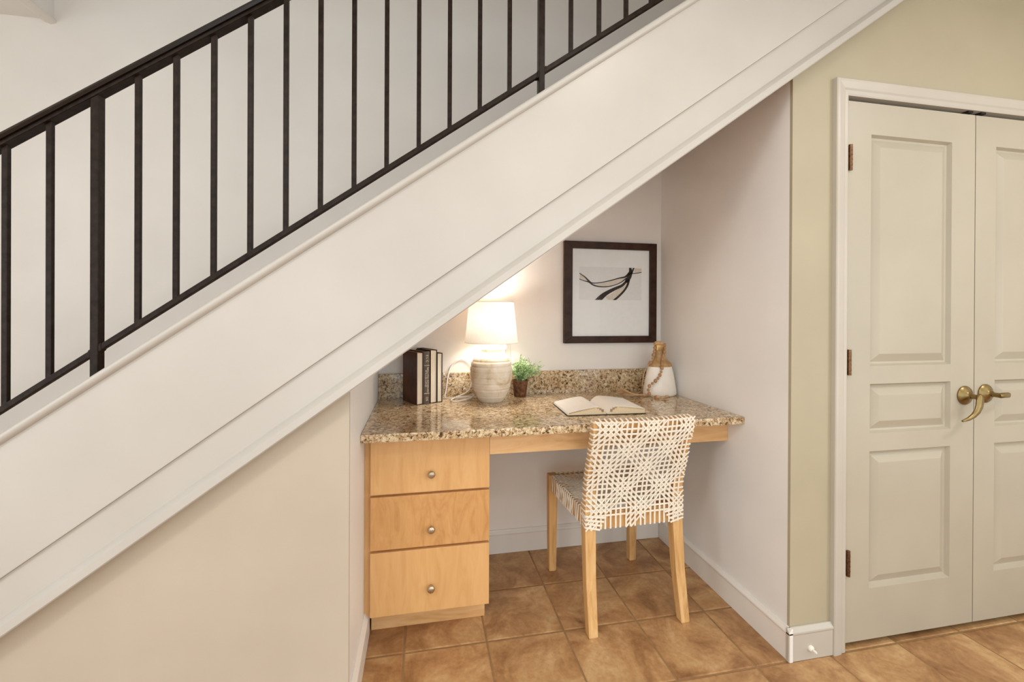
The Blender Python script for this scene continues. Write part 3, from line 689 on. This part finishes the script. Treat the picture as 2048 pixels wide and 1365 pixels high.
# ------------------------------------------------------------------ open book
ob = thing('open_book', (0.752, 1.745, ZT), 'open book lying face up on the worktop', 'book', None, math.radians(-2.5))
W2, DP = 0.166, 0.232
MB().box(-W2-0.004, W2+0.004, -0.004, DP+0.004, 0.0003, 0.0035).build('cover', 'cover_dark', ob, bevel=0.001, local=True)
def page_top(t, sgn=-1):   # t 0 at gutter .. 1 at fore-edge
    return 0.006 + 0.033*math.sin(min(1, t*3.3)*math.pi/2)**0.8*(1-(0.80 if sgn < 0 else 0.52)*t**1.5)
for sgn in (-1, 1):
    mb = MB(); K = 20; poly = []
    for i in range(K+1): t = i/K; poly.append((sgn*(0.0025+t*(W2-0.0025-0.004*0)), page_top(t, sgn)))
    poly = [(sgn*0.0025, 0.0036)] + poly + [(sgn*(W2+0.001), 0.0036)]
    pg = mb.prism(poly, 0, DP).build('page_block', 'page_white', ob, local=True, smooth=30)
    # the cut page edges seen at the foot, a little darker, with a few loose leaves
    for q, (s0, lift) in enumerate(((0.06, -0.003), (0.10, -0.007))):
        pts = [(sgn*(0.004+t*(W2-0.008)), -0.0006, max(0.005, page_top(t, sgn)+lift*(1-t*0.5))) for t in [k/16 for k in range(1, 17)]]
        mm = MB()
        for a_, b_ in zip(pts, pts[1:]): mm.box(min(a_[0], b_[0]), max(a_[0], b_[0]), -0.0006, 0.0, min(a_[2], b_[2])-0.0002, max(a_[2], b_[2])+0.0002)
        mm.build('leaf_edge', 'page_cut_dark', pg, local=True)
    edge = [(sgn*0.003, 0.0037)] + [(x, z-0.0008) for x, z in poly[1:-1]] + [(sgn*(W2+0.0005), 0.0037)]
    mb = MB(); mb.prism(edge, -0.0004, 0.0006).build('page_edges', 'page_cut', pg, local=True)

# ------------------------------------------------------------------ potted plant
PXc, PYc = 0.484, 2.203
pt = thing('potted_plant', (PXc, PYc, ZT), 'small leafy green plant in a rusty brown pot', 'plant')
MB().lathe([(0.0285, 0), (0.030, 0.002), (0.0385, 0.074), (0.0405, 0.079), (0.0405, 0.084), (0.0375, 0.084), (0.0355, 0.072), (0.0001, 0.070)], (PXc, PYc, ZT), 32).build('pot', 'terracotta_dark', pt, smooth=40)
MB().lathe([(0.0355, 0.0705), (0.03, 0.075), (0.0001, 0.078)], (PXc, PYc, ZT), 20).build('soil', 'soil', pt, smooth=60)
rp = random.Random(11)
def sprigs(n, name, mat, seed):
    r_ = random.Random(seed); mb = MB()
    for s in range(n):
        a = r_.uniform(0, 2*math.pi); sx = r_.uniform(0.0, 1.0)**0.6
        tip = Vector((PXc+0.012+math.cos(a)*0.088*sx+0.02*sx, min(PYc+math.sin(a)*0.06*sx, YB-0.012), ZT+0.088+r_.uniform(0.03, 0.125)*(1-0.4*sx)))
        base = Vector((PXc+math.cos(a)*0.016*sx, PYc+math.sin(a)*0.016*sx, ZT+0.074))
        mid = (base+tip)/2+Vector((0, 0, 0.018*(1-sx)+0.012)); P = spline([base, mid, tip], 5)
        mb.tube(P, 0.0007, 4)
        for k in range(13):
            t = 0.25+0.75*k/12; p = P[min(len(P)-1, int(t*(len(P)-1)))]
            d = Vector((r_.uniform(-1, 1), r_.uniform(-1, 1), r_.uniform(-0.1, 1.1))).normalized(); L = r_.uniform(0.012, 0.024); wd = r_.uniform(0.0014, 0.0026)
            sd = d.cross(Vector((r_.uniform(-1, 1), r_.uniform(-1, 1), 0.3))).normalized()*wd
            q = [p, p+d*L*0.5+sd, p+d*L, p+d*L*0.5-sd]
            for z in q: z.y = min(z.y, YB-0.004)
            mb.add(q, [(0, 1, 2, 3)])
    tag(mb.build(name, mat, pt), kind='stuff')
sprigs(70, 'foliage', 'leaf', 5); sprigs(34, 'foliage', 'leaf_dark', 9)

# ------------------------------------------------------------------ bottle with bead garland
BX, BY = 1.199, 2.113
bt = thing('bottle', (BX, BY, ZT), 'white bottle with tan shoulders and neck in the nook corner', 'bottle')
MB().lathe([(0.078, 0), (0.086, 0.004), (0.0885, 0.012), (0.086, 0.03), (0.079, 0.075), (0.070, 0.12), (0.0615, 0.15)], (BX, BY, ZT), 48, 1, 0.72).build('body', 'ceramic_white', bt, smooth=50)
MB().lathe([(0.0625, 0.149), (0.0640, 0.155), (0.0615, 0.163), (0.054, 0.171), (0.043, 0.179), (0.0345, 0.189), (0.029, 0.201), (0.0262, 0.216), (0.0250, 0.232)], (BX, BY, ZT), 48, 1, 0.72).build('shoulder', 'stone_tan', bt, smooth=50)
MB().lathe([(0.0252, 0.232), (0.0262, 0.233), (0.0262, 0.258), (0.0235, 0.259)], (BX-0.004, BY, ZT), 32, 1, 0.8).build('collar', 'gold_band', bt, smooth=40)
MB().lathe([(0.0225, 0.2592), (0.0255, 0.262), (0.0255, 0.268), (0.021, 0.276), (0.0001, 0.279)], (BX-0.006, BY, ZT), 24, 1, 0.8).build('stopper', 'jute', bt, smooth=50)
gd = thing('bead_garland', (BX-0.06, BY-0.07, ZT), 'wooden bead garland with jute tassels hung round the bottle neck', 'garland')
yf = BY-0.72*0.03
G1 = [(BX-0.031, BY-0.004, ZT+0.262), (BX-0.036, BY-0.012, ZT+0.240), (BX-0.046, BY-0.020, ZT+0.214), (BX-0.056, BY-0.028, ZT+0.190), (BX-0.067, BY-0.020, ZT+0.166), (BX-0.078, BY+0.006, ZT+0.13), (BX-0.092, BY+0.005, ZT+0.08), (BX-0.100, BY-0.02, ZT+0.03), (BX-0.098, BY-0.036, ZT+0.012)]
G2 = [(BX+0.022, BY-0.008, ZT+0.258), (BX+0.012, BY-0.027, ZT+0.232), (BX-0.002, BY-0.034, ZT+0.205), (BX-0.012, BY-0.044, ZT+0.178), (BX-0.020, BY-0.056, ZT+0.150), (BX-0.030, BY-0.062, ZT+0.122), (BX-0.050, BY-0.068, ZT+0.096), (BX-0.074, BY-0.066, ZT+0.076), (BX-0.094, BY-0.062, ZT+0.056), (BX-0.098, BY-0.066, ZT+0.030), (BX-0.086, BY-0.076, ZT+0.010), (BX-0.062, BY-0.086, ZT+0.007)]
MB().tube(spline(G1[::-1]+[(BX-0.005, BY-0.026, ZT+0.268)]+G2), 0.0018, 6).build('cord', 'jute', gd, smooth=60)
for gi, Gp in enumerate((G1[:5], G2)):
    S = spline(Gp, 12); acc = 0; last = None; k = 0
    for p in S:
        if last is None or (p-last).length > (0.0185 if k != 5 else 0.024):
            r = (0.0062, 0.0085, 0.0072, 0.0092)[(k+gi) % 4]
            sc = (1, 1, 1.1)
            if gi == 1 and k == 5: sc = (1.0, 1.0, 2.3)
            MB().ball(p, r, 10, sc).build('bead', 'bead_wood', gd, smooth=60); last = p; k += 1
def tassel(p0, p1, spread, n, seed):
    r_ = random.Random(seed); p0, p1 = Vector(p0), Vector(p1); mb = MB(); d = (p1-p0)
    side = d.cross(Vector((0, 0, 1))).normalized()
    for k in range(n):
        a = r_.uniform(-1, 1); up = r_.uniform(0.0, 1.0)
        q = p1 + side*a*spread + Vector((0, 0, up*spread*1.3)) + d.normalized()*r_.uniform(-0.012, 0.004)
        m_ = p0+d*0.5+side*a*spread*0.45+Vector((0, 0, up*spread*0.35-0.0015))
        q.z = max(q.z, ZT+0.0016); m_.z = max(m_.z, ZT+0.0016)
        mb.tube(spline([p0+side*a*0.003, m_, q], 4), 0.0011, 4)
    t = mb.build('tassel', 'jute', gd, smooth=60); tag(t, 'jute fringe tassel')
    MB().tube([p0-d.normalized()*0.006, p0+d.normalized()*0.012], 0.0068, 10).build('tassel_knot', 'jute', t, smooth=50)
tassel((BX-0.098, BY-0.03, ZT+0.010), (BX-0.225, BY-0.028, ZT+0.012), 0.027, 80, 2)
tassel((BX-0.062, BY-0.086, ZT+0.009), (BX-0.016, BY-0.112, ZT+0.004), 0.013, 34, 4)

# ------------------------------------------------------------------ chair
CH = thing('chair', (0.8385, 1.627, 0), 'blond wood side chair woven with white leather strips', 'chair', None, math.radians(1.7))
def sx(z): return -0.013*max(0, (z-0.4)/0.45)
def sect(mb, path):       # path of (x, y, z, half x, half y)
    vs = []; n = 4
    for x, y, z, a, b_ in path: vs += [(x-a, y-b_, z), (x+a, y-b_, z), (x+a, y+b_, z), (x-a, y+b_, z)]
    fs = [(i*4+k, i*4+(k+1) % 4, (i+1)*4+(k+1) % 4, (i+1)*4+k) for i in range(len(path)-1) for k in range(4)]
    return mb.add(vs, fs+[(3, 2, 1, 0), tuple(range((len(path)-1)*4, len(path)*4))])
RX, FX = 0.1965, 0.209
def rx(z): return 0.1965-0.006*min(1, z/0.4)-0.005*max(0, (z-0.4)/0.45)
def post_y(z):
    K = [(0, 0.0), (0.2, 0.036), (0.40, 0.054), (0.48, 0.050), (0.60, 0.026), (0.72, -0.018), (0.785, -0.041), (0.85, -0.053)]
    for (a, ya), (b_, yb) in zip(K, K[1:]):
        if a <= z <= b_: return ya+(yb-ya)*(z-a)/(b_-a)
    return K[-1][1]
for s in (-1, 1):
    path = []
    for z in (0, 0.006, 0.1, 0.2, 0.3, 0.40, 0.48, 0.54, 0.60, 0.66, 0.72, 0.79, 0.838):
        hw = 0.0185+0.004*min(1, z/0.4) if z > 0.003 else 0.0155; hd = 0.0185+0.0035*min(1, z/0.4) if z > 0.003 else 0.0155
        if z > 0.5: hd = 0.0155; hw = 0.0215
        path.append((s*rx(z)+sx(z), post_y(z), z, hw, hd))
    sect(MB(), path).build('leg', 'chair_wood', CH, bevel=0.0025, local=True)
    sect(MB(), [(s*FX, 0.457, 0, 0.0145, 0.0145), (s*FX, 0.457, 0.005, 0.0175, 0.0175), (s*FX, 0.455, 0.38, 0.021, 0.021), (s*FX, 0.455, 0.463, 0.021, 0.021)]).build('leg', 'chair_wood', CH, bevel=0.004, local=True)
    # side rail
    mb = MB(); vs = []
    for x, y in ((s*RX-0.011, 0.0755), (s*RX+0.011, 0.0755), (s*FX+0.011, 0.4335), (s*FX-0.011, 0.4335)):
        vs += [(x, y, 0.392), (x, y, 0.460)]
    mb.add(vs, [(0, 1, 3, 2), (2, 3, 5, 4), (4, 5, 7, 6), (6, 7, 1, 0), (1, 7, 5, 3), (0, 2, 4, 6)]).build('side_rail', 'chair_wood', CH, bevel=0.003, local=True)
BOW = 0.022
def bow(u, z): return -BOW*max(0, (z-0.42)/0.42)*(1-(2*u-1)**2)
def rail(z0, z1, hy, name, straight=False):
    mb = MB(); vs = []; K = 10; w_ = RX-0.0216
    for i in range(K+1):
        u = i/K; x0_ = rx((z0+z1)/2)-0.0216; x = -x0_+2*x0_*u+sx((z0+z1)/2)
        for z, sg in ((z0, -1), (z0, 1), (z1, 1), (z1, -1)): vs.append((x, post_y(z)+(0 if straight else bow(u, z))+sg*hy, z))
    fs = [(i*4+k, i*4+(k+1) % 4, (i+1)*4+(k+1) % 4, (i+1)*4+k) for i in range(K) for k in range(4)] + [(3, 2, 1, 0), tuple(range(K*4, K*4+4))]
    mb.add(vs, fs).build(name, 'chair_wood', CH, local=True)
rail(0.795, 0.838, 0.011, 'crest_rail'); rail(0.388, 0.455, 0.012, 'rear_rail', True)
MB().box(-FX+0.0215, FX-0.0215, 0.445, 0.468, 0.392, 0.458).build('front_rail', 'chair_wood', CH, bevel=0.003, local=True)
# woven back
ZB0, ZB1 = 0.390, 0.842
NU, NV = 20, 21
XW = rx(0.62)+0.022
def back_pt(u, v, side, off):    # side -1 faces the room, +1 the desk
    z = ZB0+(ZB1-ZB0)*v; xw = rx(z)+0.0222; x = -xw+2*xw*u+sx(z)
    return Vector((x, post_y(z)+bow(u, z)+side*((0.0215 if z < 0.5 else 0.0165)+off), z))
def back_n(u, v, side):
    a = back_pt(u, min(1, v+0.02), side, 0)-back_pt(u, max(0, v-0.02), side, 0); b_ = back_pt(min(1, u+0.02), v, side, 0)-back_pt(max(0, u-0.02), v, side, 0)
    n = b_.cross(a); n.normalize()
    return n if n.y*side > 0 else -n
WS, TH = 0.0080, 0.0014
bw = MB()
def strip(mb, pts, w=None): mb.ribbon([p for p, n in pts], [n for p, n in pts], w or WS, TH)
jit = random.Random(21)
for j in range(3, NV+1):       # horizontals wrap round both posts
    v = min(0.992, max(0.008, (j-0.45+jit.uniform(-0.12, 0.12))/NV)); z = ZB0+(ZB1-ZB0)*v; xw = rx(z)+0.0222
    ps = []
    for u, s_ in ((0, -1), (1, 1)):
        e = Vector((s_, 0, 0)); yr, yd = back_pt(u, v, -1, 0).y, back_pt(u, v, 1, 0).y
        seq = [(back_pt(u-s_*0.13, v, 1, 0.0005), back_n(u, v, 1)), (back_pt(u, v, 1, 0.0005), back_n(u, v, 1))] + [(Vector((s_*(xw+0.002)+sx(z), y, z)), e) for y in (yd-0.006, (yr+yd)/2, yr+0.006)]
        ps.append(seq)
    mid = [(back_pt(i/12, v, -1, 0.0005), back_n(i/12, v, -1)) for i in range(13)]
    strip(bw, ps[0]+mid+ps[1][::-1])
for i in range(1, NU):         # verticals go over the crest rail
    u = (i+jit.uniform(-0.1, 0.1))/NU
    ps = [(back_pt(u, -0.004, -1, 0.0018)+Vector((0, 0.012, 0)), Vector((0, 0, -1)))] + [(back_pt(u, k/12, -1, 0.0018), back_n(u, k/12, -1)) for k in range(13)]
    top = (back_pt(u, 1, -1, 0)+back_pt(u, 1, 1, 0))/2+Vector((0, 0, 0.004))
    ps.append((top, Vector((0, 0, 1)))); ps += [(back_pt(u, k/12, 1, 0.0018), back_n(u, k/12, 1)) for k in (12, 11.4, 10.8)]
    strip(bw, ps)
def diag(mb, k, sgn, side, off, lo_clip):   # cells: i + sgn*j = k
    run = []
    def flush():
        if len(run) > 1: strip(mb, run, 0.0066)
        run.clear()
    for q in range(0, NU*2+1):
        i = q/2; j = (k-i)*sgn
        ok = 0 <= j <= NV
        u, v = i/NU, j/NV
        if ok and lo_clip and v < 0.135 and 0.10 < abs(u-0.5) < 0.36: ok = False
        if ok: run.append((back_pt(u, v, side, off), back_n(u, v, side)))
        else: flush()
    flush()
for side in (-1,):
    for k in range(0, NU+NV+1):
        if k % 8 in (5, 6, 7, 0): diag(bw, k, 1, side, 0.0032, side == -1)
    for k in range(-NV, NU+1):
        if k % 8 in (6, 7, 0, 1): diag(bw, k, -1, side, 0.0045, side == -1)
for s in (-1, 1):              # wraps at the lower corners and over the top corners
    for q in range(4):
        v = 0.02+0.033*q
        a = back_pt(0.5+s*0.5, v+0.01, -1, 0.004); b_ = back_pt(0.5+s*(0.36-0.02*q), max(0, v-0.02), -1, 0.005)
        strip(bw, [(Vector((s*(rx(a.z)+0.0242)+sx(a.z), a.y+0.03, a.z+0.004)), Vector((s, 0, 0))), (Vector((s*(rx(a.z)+0.0242)+sx(a.z), a.y+0.004, a.z)), Vector((s, -0.5, 0))), (a, Vector((s*0.3, -1, 0))), ((a+b_)/2, Vector((0, -1, 0))), (b_, Vector((0, -1, 0)))])
tag(bw.build('woven_back', 'leather', CH, local=True), 'white leather strips woven in a star pattern', kind='stuff')
# woven seat
sw = MB(); SY0, SY1 = 0.075, 0.470; NS = 18
def seat_pt(u, t, off): 
    hw = (RX+(FX-RX)*t)+0.0125
    return Vector((-hw+2*hw*u, SY0+(SY1-SY0)*t, 0.4612+off-0.006*math.sin(math.pi*u)*math.sin(math.pi*t)))
UPV = Vector((0, 0, 1))
for i in range(1, NS):     # front to back
    u = i/NS
    if not 0.09 < u < 0.91: continue
    ps = [(seat_pt(u, k/8, 0.0005), UPV) for k in range(9)]; e = ps[-1][0]
    ps += [(e+Vector((0, 0.002, -0.006)), Vector((0, 1, 0))), (e+Vector((0, 0.002, -0.07)), Vector((0, 1, 0)))]
    strip(sw, ps)
for k in range(0, NS):     # side to side, wrapped down the side rails
    t = (k+0.5)/NS*0.9
    ps = [(seat_pt(i/8, t, 0.002), UPV) for i in range(9)]
    a, b_ = ps[0][0], ps[-1][0]; sk = 0.012*math.sin(k*1.7)
    ps = [(a+Vector((0.006, sk, -0.0725)), -UPV), (a+Vector((-0.0015, sk, -0.071)), Vector((-1, 0, 0))), (a+Vector((-0.0015, 0, -0.004)), Vector((-1, 0, 0)))] + ps
    ps += [(b_+Vector((0.0015, 0, -0.004)), Vector((1, 0, 0))), (b_+Vector((0.0015, -sk, -0.071)), Vector((1, 0, 0))), (b_+Vector((-0.006, -sk, -0.0725)), -UPV)]
    strip(sw, ps)
    if 4 <= k <= 13:       # second crossing strap makes the zigzag on the rail
        for s, c in ((-1, a), (1, b_)):
            strip(sw, [(c+Vector((s*0.0028, 0.0, -0.003)), Vector((s, 0, 0))), (c+Vector((s*0.0028, 0.022, -0.071)), Vector((s, 0, 0)))])
def sdiag(k, sgn, off):
    run = []
    for q in range(0, NS*2+1):
        i = q/2; j = (k-i)*sgn
        if 0 <= j <= NS*0.9 and 0 <= i <= NS: run.append((seat_pt(i/NS, j/NS, off), UPV))
    if len(run) > 1: strip(sw, run)
for k in range(1, 2*NS):
    if k % 8 in (5, 6, 7, 0, 1): sdiag(k, 1, 0.0034)
for k in range(-NS+1, NS):
    if k % 8 in (6, 7, 0, 1, 2): sdiag(k, -1, 0.0047)
tag(sw.build('woven_seat', 'leather', CH, local=True), 'white leather strips woven over the seat frame', kind='stuff')
